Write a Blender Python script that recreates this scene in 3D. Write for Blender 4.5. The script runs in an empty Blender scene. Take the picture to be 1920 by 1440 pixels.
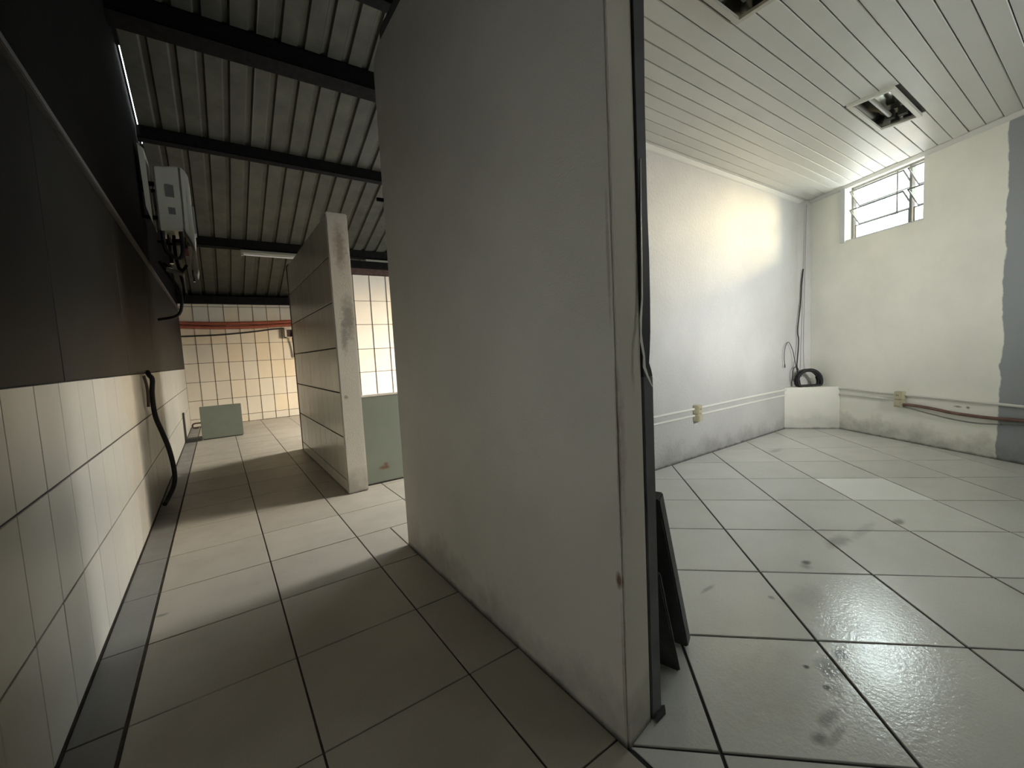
import bpy, math, random
from mathutils import Vector, Matrix, Euler
random.seed(7)
C = bpy.context.scene.collection
# ------------------------------------------------------------------ camera
# world axes: X across the corridor, Y along the corridor, Z up (metres)
cam = bpy.data.cameras.new('camera'); cam.sensor_width = 36.0; cam.lens = 36.0 * 796.5 / 1920.0
cam.clip_start = 0.02
camo = bpy.data.objects.new('camera', cam); C.objects.link(camo)
r_ = Vector((0.81898, -0.57145, -0.05205)); u_ = Vector((0.08786, 0.03524, 0.99551)); f_ = Vector((0.56705, 0.81988, -0.07907))
camo.matrix_world = Matrix(((r_.x, u_.x, -f_.x, 0), (r_.y, u_.y, -f_.y, 0), (r_.z, u_.z, -f_.z, 1.0), (0, 0, 0, 1)))
bpy.context.scene.camera = camo
# ------------------------------------------------------------------ world, lamps, exposure
W = bpy.data.worlds.new('sky'); bpy.context.scene.world = W; W.use_nodes = True
bg = W.node_tree.nodes['Background']; bg.inputs[0].default_value = (0.90, 0.96, 1.0, 1); bg.inputs[1].default_value = 10.0
def area(name, loc, aim, sx, sy, power, col, spread=180):
    l = bpy.data.lights.new(name, 'AREA'); l.shape = 'RECTANGLE'; l.size = sx; l.size_y = sy; l.energy = power; l.color = col
    l.spread = math.radians(spread)
    o = bpy.data.objects.new(name, l); C.objects.link(o); o.location = loc
    o.rotation_euler = (Vector(aim) - Vector(loc)).to_track_quat('-Z', 'Y').to_euler()
    return o
# window wall frame: t along the wall, n outwards
DT = Vector((0.45493, 0.89053, 0)); DN = Vector((0.89053, -0.45493, 0)); CN = 3.9657
def wp(t, n, z): return DT * t + DN * (CN + n) + Vector((0, 0, z))
# daylight outside the high window: overcast sky above, low warm glow of the sunlit yard
area('daylight_window', wp(4.9, 1.5, 3.6), wp(3.5, 0.0, 2.15), 2.4, 1.6, 500, (0.94, 0.975, 1.0))
area('warm_daylight', wp(4.0, 3.3, 2.57), wp(3.5, 0, 2.3), 4.0, 1.1, 1750, (1.0, 0.74, 0.42))
# fill lamp added behind the camera, shining in through an unseen opening
area('added_fill_back', (1.75, -3.1, 2.25), (4.6, 1.3, 1.0), 1.4, 0.6, 88, (1.0, 0.985, 0.95), 75)
# daylight in two of the corridor's side openings, added fill in the third
area('daylight_stall', (4.25, 2.50, 2.45), (1.4, 4.2, 0.9), 0.75, 0.7, 200, (1.0, 0.94, 0.83))
area('added_fill_stall', (4.30, 3.60, 2.40), (1.3, 5.22, 1.0), 0.7, 0.6, 42, (1.0, 0.95, 0.85), 75)  # fill lamp added to brighten the stall's back wall
area('daylight_corridor_end', (4.25, 6.15, 2.45), (0.6, 7.2, 0.5), 1.1, 0.8, 850, (1.0, 0.92, 0.78))
# weak fill lamp added beside the camera, in an unseen gap of the tiled wall
area('added_fill_side', (-0.75, 0.62, 0.95), (0.8, 0.9, 0.9), 0.75, 1.7, 0.3, (1.0, 0.96, 0.88))
vs = bpy.context.scene.view_settings
vs.view_transform = 'Standard'; vs.look = 'None'; vs.exposure = 0.0; vs.gamma = 1.0; vs.use_curve_mapping = False

# ------------------------------------------------------------------ materials
def newmat(name):
    m = bpy.data.materials.new(name); m.use_nodes = True
    nt = m.node_tree; b = nt.nodes['Principled BSDF']
    return m, nt, b
def N(nt, t, **k):
    n = nt.nodes.new(t)
    for a, v in k.items(): setattr(n, a, v)
    return n
def pos(nt): return N(nt, 'ShaderNodeNewGeometry').outputs['Position']
def noise(nt, scale, detail=4, rough=0.55, vec=None, dist=0.0):
    n = N(nt, 'ShaderNodeTexNoise'); n.inputs['Scale'].default_value = scale; n.inputs['Detail'].default_value = detail
    n.inputs['Roughness'].default_value = rough; n.inputs['Distortion'].default_value = dist
    nt.links.new(vec if vec is not None else pos(nt), n.inputs['Vector']); return n.outputs['Fac']
def ramp(nt, fac, a, b, ca=0.0, cb=1.0):
    n = N(nt, 'ShaderNodeMapRange'); n.clamp = True
    for i, v in ((1, a), (2, b), (3, ca), (4, cb)): n.inputs[i].default_value = v
    nt.links.new(fac, n.inputs[0]); return n.outputs[0]
def mth(nt, op, a, b=None):
    n = N(nt, 'ShaderNodeMath', operation=op)
    for i, v in ((0, a), (1, b)):
        if v is None: continue
        if isinstance(v, (int, float)): n.inputs[i].default_value = v
        else: nt.links.new(v, n.inputs[i])
    return n.outputs[0]
def mix(nt, fac, a, b):
    n = N(nt, 'ShaderNodeMix', data_type='RGBA')
    for i, v in ((0, fac), (6, a), (7, b)):
        if isinstance(v, (int, float)): n.inputs[i].default_value = v
        elif isinstance(v, tuple): n.inputs[i].default_value = (v[0], v[1], v[2], 1)
        else: nt.links.new(v, n.inputs[i])
    return n.outputs[2]
def bump(nt, b, h, strength, dist=0.01):
    n = N(nt, 'ShaderNodeBump'); n.inputs['Strength'].default_value = strength; n.inputs['Distance'].default_value = dist
    nt.links.new(h, n.inputs['Height']); nt.links.new(n.outputs[0], b.inputs['Normal'])
def sep(nt):
    n = N(nt, 'ShaderNodeSeparateXYZ'); nt.links.new(pos(nt), n.inputs[0]); return n.outputs
def spot(nt, p, r, warp=0.0, ws=12.0):
    """soft blob mask at world point p with radii r (a stain with its own shape)"""
    v = N(nt, 'ShaderNodeVectorMath', operation='SUBTRACT'); nt.links.new(pos(nt), v.inputs[0]); v.inputs[1].default_value = p
    d = N(nt, 'ShaderNodeVectorMath', operation='DIVIDE'); nt.links.new(v.outputs[0], d.inputs[0]); d.inputs[1].default_value = r
    l = N(nt, 'ShaderNodeVectorMath', operation='LENGTH'); nt.links.new(d.outputs[0], l.inputs[0])
    o = l.outputs['Value']
    if warp: o = mth(nt, 'ADD', o, mth(nt, 'MULTIPLY', mth(nt, 'SUBTRACT', noise(nt, ws, 3), 0.5), warp))
    return ramp(nt, o, 0.35, 1.0, 1.0, 0.0)
def obrand(nt): return N(nt, 'ShaderNodeObjectInfo').outputs['Random']
def simple(name, col, rough=0.5, metal=0.0, spec=0.5, nz=0.0, ns=20, bmp=0.0):
    m, nt, b = newmat(name); b.inputs['Roughness'].default_value = rough; b.inputs['Metallic'].default_value = metal
    b.inputs['Specular IOR Level'].default_value = spec
    if nz:
        f = noise(nt, ns); c2 = tuple(c * (1 - nz) for c in col)
        nt.links.new(mix(nt, ramp(nt, f, 0.35, 0.65), col, c2), b.inputs['Base Color'])
        if bmp: bump(nt, b, f, bmp)
    else: b.inputs['Base Color'].default_value = (*col, 1)
    return m
def tilemat(name, col, var, rough, dirt=0.25, speck=0.0, stains=(), rvar=0.15, bscale=0, bstr=0, warm=None, streak=0):
    m, nt, b = newmat(name)
    dark = tuple(c * (1 - var) for c in col)
    c = mix(nt, obrand(nt), col, dark)
    if warm:
        o2 = mth(nt, 'FRACT', mth(nt, 'MULTIPLY', obrand(nt), 7.31))
        c = mix(nt, ramp(nt, o2, 0.6, 0.9), c, warm)
    f = noise(nt, 3.5, 6, 0.6)
    c = mix(nt, mth(nt, 'MULTIPLY', ramp(nt, f, 0.42, 0.72), dirt), c, tuple(x * 0.6 for x in col))
    if speck:
        g = noise(nt, 160, 2)
        c = mix(nt, mth(nt, 'MULTIPLY', ramp(nt, g, 0.45, 0.7), speck), c, tuple(x * 0.5 for x in col))
    for (p, r, s) in stains:
        c = mix(nt, mth(nt, 'MULTIPLY', spot(nt, p, r, 0.9, 22), s), c, (0.06, 0.06, 0.055))
    nt.links.new(c, b.inputs['Base Color'])
    nt.links.new(ramp(nt, noise(nt, 9, 5, 0.65), 0.3, 0.75, rough - rvar * 0.4, rough + rvar), b.inputs['Roughness'])
    if bscale: bump(nt, b, noise(nt, bscale, 3, 0.6), bstr, 0.004)
    return m
def plaster(name, col, bs=90, bstr=0.25, rough=0.75, grime=0.5, rust=(), band=None, blot=0.12, ws=1.6, spec=0.25):
    m, nt, b = newmat(name)
    c = mix(nt, ramp(nt, noise(nt, ws, 5, 0.6), 0.35, 0.7), col, tuple(x * (1 - blot) for x in col))
    if band:   # the part of the wall that is painted another colour, wavy edge
        px = sep(nt)
        t = mth(nt, 'ADD', mth(nt, 'MULTIPLY', px[0], DT.x), mth(nt, 'MULTIPLY', px[1], DT.y))
        wv = mth(nt, 'MULTIPLY', mth(nt, 'SUBTRACT', noise(nt, 4, 4), 0.5), 0.10)
        c = mix(nt, ramp(nt, mth(nt, 'ADD', t, wv), band[0] - 0.004, band[0] + 0.004, 1.0, 0.0), c, band[1])
    if grime:  # splashed dirt along the foot of the wall
        z = sep(nt)[2]
        k = mth(nt, 'ADD', z, mth(nt, 'MULTIPLY', mth(nt, 'SUBTRACT', noise(nt, 5, 6, 0.65), 0.5), 0.5))
        c = mix(nt, mth(nt, 'MULTIPLY', ramp(nt, k, 0.0, 0.17, 1.0, 0.0), grime), c, (0.13, 0.12, 0.105))
        k2 = mth(nt, 'ADD', z, mth(nt, 'MULTIPLY', mth(nt, 'SUBTRACT', noise(nt, 14, 3, 0.6), 0.5), 0.03))
        c = mix(nt, mth(nt, 'MULTIPLY', ramp(nt, k2, 0.0, 0.02, 1.0, 0.0), 0.8), c, (0.06, 0.055, 0.05))
    for (p, r, s, rc) in rust: c = mix(nt, mth(nt, 'MULTIPLY', spot(nt, p, r, 1.1, 30), s), c, rc)
    nt.links.new(c, b.inputs['Base Color']); b.inputs['Roughness'].default_value = rough
    b.inputs['Specular IOR Level'].default_value = spec
    bump(nt, b, noise(nt, bs, 4, 0.6), bstr, 0.006)
    return m
RUST = (0.16, 0.07, 0.035)
SOOT = (0.12, 0.11, 0.10)
M = {}
M['grout_dark'] = simple('dark_grout', (0.05, 0.048, 0.045), 0.9, nz=0.4)
M['grout_brown'] = simple('brown_grout', (0.085, 0.07, 0.058), 0.85, nz=0.4)
M['grout_wall'] = simple('wall_grout', (0.055, 0.047, 0.04), 0.9, nz=0.3)
M['wall_tile'] = tilemat('cream_wall_tile', (0.60, 0.575, 0.50), 0.08, 0.31, dirt=0.12, rvar=0.05, bscale=4, bstr=0.05)
M['divider_tile'] = tilemat('cream_divider_tile', (0.76, 0.72, 0.62), 0.06, 0.20, dirt=0.10, rvar=0.03)
M['far_tile'] = tilemat('cream_far_tile', (0.74, 0.69, 0.59), 0.08, 0.34, dirt=0.15, warm=(0.74, 0.65, 0.50))
M['stall_tile'] = tilemat('white_stall_tile', (0.80, 0.78, 0.72), 0.05, 0.35, dirt=0.08, warm=(0.80, 0.74, 0.62))
M['floor_tile'] = tilemat('grey_beige_floor_tile', (0.52, 0.48, 0.405), 0.10, 0.42, dirt=0.4, speck=0.12, bscale=40, bstr=0.05,
    stains=[((0.86, 1.38, 0), (0.03, 0.02, 1), 0.5), ((-0.27, 2.2, 0), (0.03, 0.015, 1), 0.6)])
M['drain_tile'] = tilemat('grey_drain_tile', (0.27, 0.265, 0.25), 0.12, 0.42, dirt=0.4, speck=0.15)
STN = []
for (x, y, rx, ry, s) in ((2.056, 0.766, 0.035, 0.022, 0.8), (2.02, 0.755, 0.03, 0.03, 0.4), (1.384, 0.515, 0.012, 0.011, 0.95), (1.34, 0.448, 0.012, 0.012, 0.95), (1.516, 0.472, 0.05, 0.028, 0.75),
                          (1.44, 0.484, 0.05, 0.035, 0.45), (1.413, 0.459, 0.05, 0.035, 0.55), (1.36, 0.43, 0.04, 0.03, 0.35), (1.232, 0.408, 0.055, 0.02, 0.5), (1.147, 0.397, 0.03, 0.022, 0.65), (1.19, 0.375, 0.06, 0.012, 0.35),
                          (1.77, 0.663, 0.13, 0.07, 0.22), (1.542, 0.925, 0.06, 0.012, 0.4), (1.674, 0.743, 0.016, 0.016, 0.5), (2.86, 0.642, 0.06, 0.03, 0.55), (2.382, 0.757, 0.12, 0.05, 0.4), (2.6, 0.72, 0.2, 0.03, 0.2),
                          (1.25, 0.55, 0.22, 0.15, 0.15), (1.70, 0.50, 0.10, 0.06, 0.2), (3.97, 1.716, 0.14, 0.04, 0.25)):
    STN.append(((x, y, 0), (rx, ry, 1), s))
M['room_tile'] = tilemat('pale_grey_floor_tile', (0.72, 0.72, 0.68), 0.09, 0.17, dirt=0.20, speck=0.12, stains=STN, rvar=0.05, bscale=75, bstr=0.21)
M['white_tile'] = tilemat('white_floor_tile', (0.84, 0.835, 0.80), 0.02, 0.36, dirt=0.06)
M['middle_plaster'] = plaster('middle_wall_plaster', (0.74, 0.70, 0.62), 160, 0.22, 0.7, 0.42,
    rust=[((0.755, 0.68, 0.43), (0.02, 0.012, 0.03), 0.9, RUST), ((0.755, 0.67, 0.75), (0.03, 0.006, 0.25), 0.45, RUST), ((0.755, 0.68, 1.2), (0.03, 0.006, 0.2), 0.35, RUST),
          ((0.755, 0.675, 0.2), (0.03, 0.005, 0.2), 0.4, RUST)])
M['room_plaster'] = plaster('rough_room_plaster', (0.52, 0.52, 0.507), 45, 1.0, 0.8, 0.40)
M['window_plaster'] = plaster('smooth_room_plaster', (0.88, 0.88, 0.80), 120, 0.15, 0.65, 0.45, band=(2.60, (0.30, 0.325, 0.335)),
    rust=[(tuple(wp(2.86, 0, 0.366)), (0.025, 0.035, 0.010), 0.8, SOOT), (tuple(wp(2.79, 0, 0.366)), (0.012, 0.016, 0.012), 0.8, SOOT)])
M['block_plaster'] = plaster('corner_block_plaster', (0.72, 0.72, 0.65), 120, 0.2, 0.7, 0.25)
M['end_plaster'] = plaster('cream_end_plaster', (0.62, 0.59, 0.52), 130, 0.3, 0.7, 0.45,
    rust=[((0.80, 3.25, 1.80), (0.05, 0.1, 0.22), 0.6, (0.22, 0.13, 0.09)), ((0.82, 3.25, 1.30), (0.06, 0.1, 0.20), 0.6, SOOT), ((0.78, 3.25, 1.15), (0.03, 0.1, 0.14), 0.5, SOOT),
          ((0.76, 3.25, 0.72), (0.02, 0.1, 0.02), 0.6, RUST)])
M['shade_upper'] = plaster('shade_upper_wall', (0.008, 0.0075, 0.007), 60, 0.3, 0.9, 0, spec=0.04)  # near-black colour stands in for the shade on the upper wall
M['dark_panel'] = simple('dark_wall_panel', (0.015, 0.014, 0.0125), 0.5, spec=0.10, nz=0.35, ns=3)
M['ledge'] = simple('grey_ledge', (0.075, 0.072, 0.068), 0.6, nz=0.3)
M['concrete'] = plaster('grey_concrete', (0.30, 0.29, 0.27), 60, 0.3, 0.85, 0)
M['back_paint'] = plaster('pale_back_wall', (0.80, 0.79, 0.74), 60, 0.2, 0.7, 0)
def plankmat():
    m, nt, b = newmat('white_ceiling_plank')
    c = mix(nt, obrand(nt), (0.74, 0.74, 0.69), (0.68, 0.68, 0.64))
    c = mix(nt, mth(nt, 'MULTIPLY', ramp(nt, noise(nt, 2.5, 5, 0.65), 0.45, 0.75), 0.25), c, (0.55, 0.55, 0.52))
    nt.links.new(c, b.inputs['Base Color']); b.inputs['Roughness'].default_value = 0.42
    return m
M['plank'] = plankmat()
M['plank_gap'] = simple('ceiling_gap', (0.10, 0.10, 0.095), 0.9)
M['molding'] = simple('white_molding', (0.66, 0.66, 0.63), 0.5)
def roofmat():
    m, nt, b = newmat('zinc_roof_sheet')
    nt.links.new(mix(nt, ramp(nt, noise(nt, 4, 6, 0.65), 0.35, 0.7), (0.085, 0.085, 0.066), (0.045, 0.045, 0.036)), b.inputs['Base Color'])
    b.inputs['Roughness'].default_value = 0.55; b.inputs['Metallic'].default_value = 0.25
    return m
M['roof'] = roofmat()
M['steel'] = simple('black_steel', (0.012, 0.011, 0.011), 0.7, spec=0.1, nz=0.4)
M['rust_steel'] = simple('rusty_steel', (0.10, 0.055, 0.045), 0.75, nz=0.4)
M['jamb'] = simple('grey_metal_jamb', (0.06, 0.063, 0.068), 0.42, metal=0.3, nz=0.3, ns=9)
M['jamb_light'] = simple('grey_painted_jamb', (0.16, 0.163, 0.17), 0.55, nz=0.3, ns=9)
M['foil'] = simple('torn_foil', (0.84, 0.82, 0.76), 0.3, metal=0.2)
M['slab'] = simple('dark_stone', (0.075, 0.077, 0.08), 0.5, nz=0.35, ns=30)
def greenmat():
    m, nt, b = newmat('green_grey_paint')
    c = mix(nt, ramp(nt, noise(nt, 3, 5, 0.6), 0.35, 0.7), (0.235, 0.26, 0.215), (0.20, 0.225, 0.185))
    for (p, r, s) in (((1.03, 3.33, 0.125), (0.055, 0.05, 0.022), 0.9), ((1.045, 3.33, 0.15), (0.025, 0.05, 0.02), 0.8)):
        c = mix(nt, mth(nt, 'MULTIPLY', spot(nt, p, r, 1.0, 40), s), c, RUST)
    nt.links.new(c, b.inputs['Base Color']); b.inputs['Roughness'].default_value = 0.55
    return m
M['green'] = greenmat()
M['cream'] = simple('cream_paint', (0.66, 0.62, 0.54), 0.6, nz=0.15)
M['white_metal'] = simple('white_enamel', (0.56, 0.555, 0.47), 0.4)
M['grey_label'] = simple('grey_label', (0.16, 0.16, 0.15), 0.5)
M['chrome'] = simple('chrome', (0.7, 0.7, 0.68), 0.2, metal=1.0)
M['black_rubber'] = simple('black_rubber', (0.02, 0.02, 0.022), 0.55)
M['red_valve'] = simple('faded_red', (0.30, 0.10, 0.07), 0.5)
M['orange_hose'] = simple('red_orange_conduit', (0.36, 0.095, 0.055), 0.55, nz=0.3)
M['red_cable'] = simple('dusty_red_cable', (0.20, 0.105, 0.085), 0.6, nz=0.4, ns=15)
M['dark_box'] = simple('dark_purple', (0.045, 0.025, 0.035), 0.6)
M['pvc'] = simple('painted_conduit', (0.66, 0.66, 0.61), 0.5)
M['beige_plastic'] = simple('yellowed_plastic', (0.52, 0.49, 0.34), 0.45, nz=0.2)
M['socket_dark'] = simple('dark_slot', (0.05, 0.05, 0.045), 0.5)
M['tube_white'] = simple('unlit_tube', (0.80, 0.80, 0.78), 0.3)
M['reflector'] = simple('mirror_reflector', (0.55, 0.55, 0.52), 0.16, metal=1.0)
M['frame_white'] = simple('white_window_frame', (0.62, 0.66, 0.67), 0.45)
M['wire'] = simple('grille_wire', (0.13, 0.145, 0.15), 0.6)
M['sash'] = simple('grey_steel_sash', (0.11, 0.12, 0.125), 0.6)
def glassmat():   # thin clear pane: see-through plus a faint mirror sheen
    m, nt, b = newmat('window_glass'); out = nt.nodes['Material Output']; nt.nodes.remove(b)
    t = N(nt, 'ShaderNodeBsdfTransparent'); t.inputs[0].default_value = (0.90, 0.95, 0.94, 1)
    g = N(nt, 'ShaderNodeBsdfGlossy'); g.inputs['Roughness'].default_value = 0.08
    f = N(nt, 'ShaderNodeFresnel'); f.inputs[0].default_value = 1.35
    x = N(nt, 'ShaderNodeMixShader')
    nt.links.new(f.outputs[0], x.inputs[0]); nt.links.new(t.outputs[0], x.inputs[1]); nt.links.new(g.outputs[0], x.inputs[2]); nt.links.new(x.outputs[0], out.inputs[0])
    return m
M['glass'] = glassmat()

# ------------------------------------------------------------------ mesh helpers
class MB:
    def __init__(s): s.v = []; s.f = []; s.smooth = False
    def add(s, vs, fs):
        o = len(s.v); s.v += [Vector(v) for v in vs]; s.f += [tuple(i + o for i in f) for f in fs]; return s
    def box(s, a, b):
        (x0, y0, z0), (x1, y1, z1) = a, b
        return s.add([(x0, y0, z0), (x1, y0, z0), (x1, y1, z0), (x0, y1, z0), (x0, y0, z1), (x1, y0, z1), (x1, y1, z1), (x0, y1, z1)],
                     [(3, 2, 1, 0), (4, 5, 6, 7), (0, 1, 5, 4), (1, 2, 6, 5), (2, 3, 7, 6), (3, 0, 4, 7)])
    def hexa(s, p): # 8 points: bottom ring then top ring
        return s.add(p, [(3, 2, 1, 0), (4, 5, 6, 7), (0, 1, 5, 4), (1, 2, 6, 5), (2, 3, 7, 6), (3, 0, 4, 7)])
    def prism(s, poly, d):
        d = Vector(d); n = len(poly); a = [Vector(p) for p in poly]
        return s.add(a + [p + d for p in a], [tuple(range(n))[::-1], tuple(range(n, 2 * n))] + [(i, (i + 1) % n, n + (i + 1) % n, n + i) for i in range(n)])
    def tube(s, pts, r, n=8, smooth=6, closed_caps=True):
        P = [Vector(p) for p in pts]
        if smooth > 1 and len(P) > 2:
            Q = []
            for i in range(len(P) - 1):
                p0, p1, p2, p3 = P[max(i - 1, 0)], P[i], P[i + 1], P[min(i + 2, len(P) - 1)]
                for k in range(smooth):
                    t = k / smooth
                    Q.append(0.5 * ((2 * p1) + (-p0 + p2) * t + (2 * p0 - 5 * p1 + 4 * p2 - p3) * t * t + (-p0 + 3 * p1 - 3 * p2 + p3) * t ** 3))
            Q.append(P[-1]); P = Q
        o = len(s.v); up = None
        for i, p in enumerate(P):
            d = (P[min(i + 1, len(P) - 1)] - P[max(i - 1, 0)]).normalized()
            if up is None:
                up = Vector((0, 0, 1)) if abs(d.z) < 0.9 else Vector((1, 0, 0))
            a = d.cross(up)
            if a.length < 1e-6: a = d.orthogonal()
            a.normalize(); b_ = a.cross(d).normalized(); up = b_
            for k in range(n):
                an = 2 * math.pi * k / n; s.v.append(p + (a * math.cos(an) + b_ * math.sin(an)) * r)
        for i in range(len(P) - 1):
            for k in range(n):
                s.f.append((o + i * n + k, o + i * n + (k + 1) % n, o + (i + 1) * n + (k + 1) % n, o + (i + 1) * n + k))
        if closed_caps:
            s.f.append(tuple(o + k for k in range(n))[::-1]); s.f.append(tuple(o + (len(P) - 1) * n + k for k in range(n)))
        s.smooth = True
        return s
def obj(name, mb, mat, parent=None, bevel=0.0, seg=2, label=None, kind=None):
    base = Vector((0, 0, 0))
    if parent is not None:
        q = parent
        while q is not None: base += q.location; q = q.parent
    me = bpy.data.meshes.new(name); me.from_pydata([tuple(v - base) for v in mb.v], [], mb.f); me.update()
    import bmesh
    bm = bmesh.new(); bm.from_mesh(me); bmesh.ops.recalc_face_normals(bm, faces=bm.faces)
    if bevel:
        bmesh.ops.bevel(bm, geom=list(bm.edges), offset=bevel, segments=seg, affect='EDGES', clamp_overlap=True)
    bm.to_mesh(me); bm.free()
    me.materials.append(mat)
    if mb.smooth:
        me.polygons.foreach_set('use_smooth', [True] * len(me.polygons)); me.set_sharp_from_angle(angle=math.radians(40))
    o = bpy.data.objects.new(name, me); C.objects.link(o)
    if parent is not None: o.parent = parent
    if label: o['label'] = label
    if kind: o['kind'] = kind
    return o
def struct(name, mb, mat, **k): return obj(name, mb, mat, kind='structure', **k)
def thing(name, label, cat, loc, group=None):
    o = bpy.data.objects.new(name, None); o.empty_display_size = 0.05; C.objects.link(o); o.location = loc
    o['label'] = label; o['category'] = cat
    if group: o['group'] = group
    return o
def tag(o, label, cat, group=None):
    o['label'] = label; o['category'] = cat
    if group: o['group'] = group
    return o
# ---- tiles: bevelled plates cut from a plane's polygon, mesh data shared between equal plates
_cache = {}
def clip(poly, a, b, c):  # keep a*x+b*y<=c
    out = []
    for i in range(len(poly)):
        p, q = poly[i], poly[(i + 1) % len(poly)]
        dp, dq = a * p[0] + b * p[1] - c, a * q[0] + b * q[1] - c
        if dp <= 0: out.append(p)
        if (dp < 0 < dq) or (dq < 0 < dp):
            t = dp / (dp - dq); out.append((p[0] + (q[0] - p[0]) * t, p[1] + (q[1] - p[1]) * t))
    return out
def inset(poly, d):
    n = len(poly); out = []
    for i in range(n):
        p0, p1, p2 = Vector(poly[i - 1]), Vector(poly[i]), Vector(poly[(i + 1) % n])
        e1 = (p1 - p0).normalized(); e2 = (p2 - p1).normalized()
        n1 = Vector((-e1.y, e1.x)); n2 = Vector((-e2.y, e2.x))
        k = 1 + n1.dot(n2)
        m = (n1 + n2) / max(k, 0.3)
        out.append((p1.x + m.x * d, p1.y + m.y * d))
    return out
def parea(p): return sum(p[i - 1][0] * p[i][1] - p[i][0] * p[i - 1][1] for i in range(len(p))) / 2
def tile(name, poly, O, U, V, mat, parent, th=0.006, bev=0.0012, jig=0.0005, label=None):
    """poly (counter-clockwise) in plane coordinates of origin O and axes U, V"""
    poly = [p for i, p in enumerate(poly) if (Vector(p) - Vector(poly[i - 1])).length > 2e-3]
    if len(poly) < 3 or parea(poly) < 4e-4: return None
    cx = sum(p[0] for p in poly) / len(poly); cy = sum(p[1] for p in poly) / len(poly)
    loc = [(p[0] - cx, p[1] - cy) for p in poly]
    key = (mat.name, th, tuple((round(a, 4), round(b, 4)) for a, b in loc))
    me = _cache.get(key)
    if me is None:
        n = len(loc); ins = inset(loc, bev)
        vs = [(a, b, -th) for a, b in loc] + [(a, b, -bev) for a, b in loc] + [(a, b, 0) for a, b in ins]
        fs = []
        for r in (0, n):
            for i in range(n): fs.append((r + i, r + (i + 1) % n, r + n + (i + 1) % n, r + n + i))
        fs.append(tuple(range(2 * n, 3 * n)))
        me = bpy.data.meshes.new(name); me.from_pydata(vs, [], fs); me.update(); me.materials.append(mat); _cache[key] = me
    o = bpy.data.objects.new(name, me); C.objects.link(o); o.parent = parent
    U = Vector(U).normalized(); V = Vector(V).normalized(); Nn = U.cross(V)
    R = Matrix((U, V, Nn)).transposed().to_4x4()
    T = Matrix.Translation(Vector(O) + U * cx + V * cy + Nn * random.uniform(-jig, jig * 0.4))
    J = Euler((random.uniform(-jig, jig) * 3, random.uniform(-jig, jig) * 3, 0)).to_matrix().to_4x4()
    o.matrix_basis = T @ R @ J
    if label: o['label'] = label
    return o
def rect(a0, b0, a1, b1, g, h=None):
    h = (g if h is None else h) / 2; g /= 2
    return [(a0 + g, b0 + h), (a1 - g, b0 + h), (a1 - g, b1 - h), (a0 + g, b1 - h)]

XL, XM, YF, YW2 = -0.424, 0.755, 8.75, 2.07
S, Z0 = 0.325, 2.20
def zr(y): return Z0 + S * (8.75 - y)
# ------------------------------------------------------------------ floors
PX, PY = 0.431, 0.4315
corr = struct('floor', MB().box((-0.60, -1.6, -0.12), (XM, 2.14, -0.0045)).box((-0.60, 2.14, -0.12), (3.75, 8.9, -0.0045)), M['grout_brown'])
xs = [-0.294, 0.139, 0.565, 0.996, 1.427, 1.858, 2.289]
for j in range(-6, 18):
    y0 = 1.1335 + PY * j; y1 = min(y0 + PY, YF - 0.004)
    if y0 > YF - 0.05: continue
    for i in range(6):
        x0, x1 = xs[i], xs[i + 1]
        if x1 > XM + 0.01 and y1 < 2.20:
            if i == 2: x1 = XM
            else: continue
        if i > 2 and y0 < 2.13: 
            if y1 < 2.2: continue
            tile('tile', rect(x0, 2.15, x1, y1, 0.006), (0, 0, 0), (1, 0, 0), (0, 1, 0), M['floor_tile'], corr); continue
        if i == 2 and y0 < 2.13 < y1:
            tile('tile', rect(x0, y0, XM, y1, 0.006), (0, 0, 0), (1, 0, 0), (0, 1, 0), M['floor_tile'], corr)
            tile('tile', rect(XM, 2.15, x1, y1, 0.006), (0, 0, 0), (1, 0, 0), (0, 1, 0), M['floor_tile'], corr); continue
        tile('tile', rect(x0, y0, x1, y1, 0.006), (0, 0, 0), (1, 0, 0), (0, 1, 0), M['floor_tile'], corr)
    # the narrow strip along the wall
    tile('tile', rect(XL + 0.002, y0 + 0.01, -0.300, y1 + 0.01 if y1 < YF - 0.02 else y1, 0.005), (0, 0, -0.003), (1, 0, 0), (0, 1, 0), M['drain_tile'], corr)
# room floor, laid askew
DR = Vector((0.685279, 0.728281, 0)); DS = Vector((0.728281, -0.685279, 0))
mb = MB(); P = [(XM, -1.6), (XM, 2.10), (5.54, 2.10), (3.68, -1.55), (3.60, -1.6)]
mb.prism([(x, y, -0.12) for x, y in P], (0, 0, 0.1145)); 
room = struct('floor', mb, M['grout_dark'])
q = 0.4333
for a in range(-9, 12):
    for b in range(-3, 16):
        s0, r0 = 0.313 + q * (b - 1), 1.0145 + 0.4325 * a
        p = rect(s0, r0, s0 + q, r0 + 0.4325, 0.009)
        # U = DS, V = DR  -> UxV = +Z
        def hp(nx, ny, c, p): # world half plane nx*X+ny*Y<=c
            return clip(p, nx * DS.x + ny * DS.y, nx * DR.x + ny * DR.y, c) if len(p) > 2 else p
        p = hp(-1, 0, -(XM + 0.010), p); p = hp(0, 1, YW2 - 0.004, p); p = hp(DN.x, DN.y, CN - 0.004, p); p = hp(0, -1, 1.45, p)
        # keep clear of the middle wall's foot
        if len(p) < 3: continue
        ctr = sum((Vector((x * DS.x + y * DR.x, x * DS.y + y * DR.y)) for x, y in p), Vector((0, 0))) / len(p)
        if ctr.x < 0.93 and ctr.y > 0.95: continue
        white = abs(s0 + q / 2 - 1.83) < 0.12 and abs(r0 + 0.216 - 2.95) < 0.12
        tile('tile', p, (0, 0, 0), DS, DR, M['white_tile'] if white else M['room_tile'], room, label='whiter replacement floor tile' if white else None)
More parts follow.
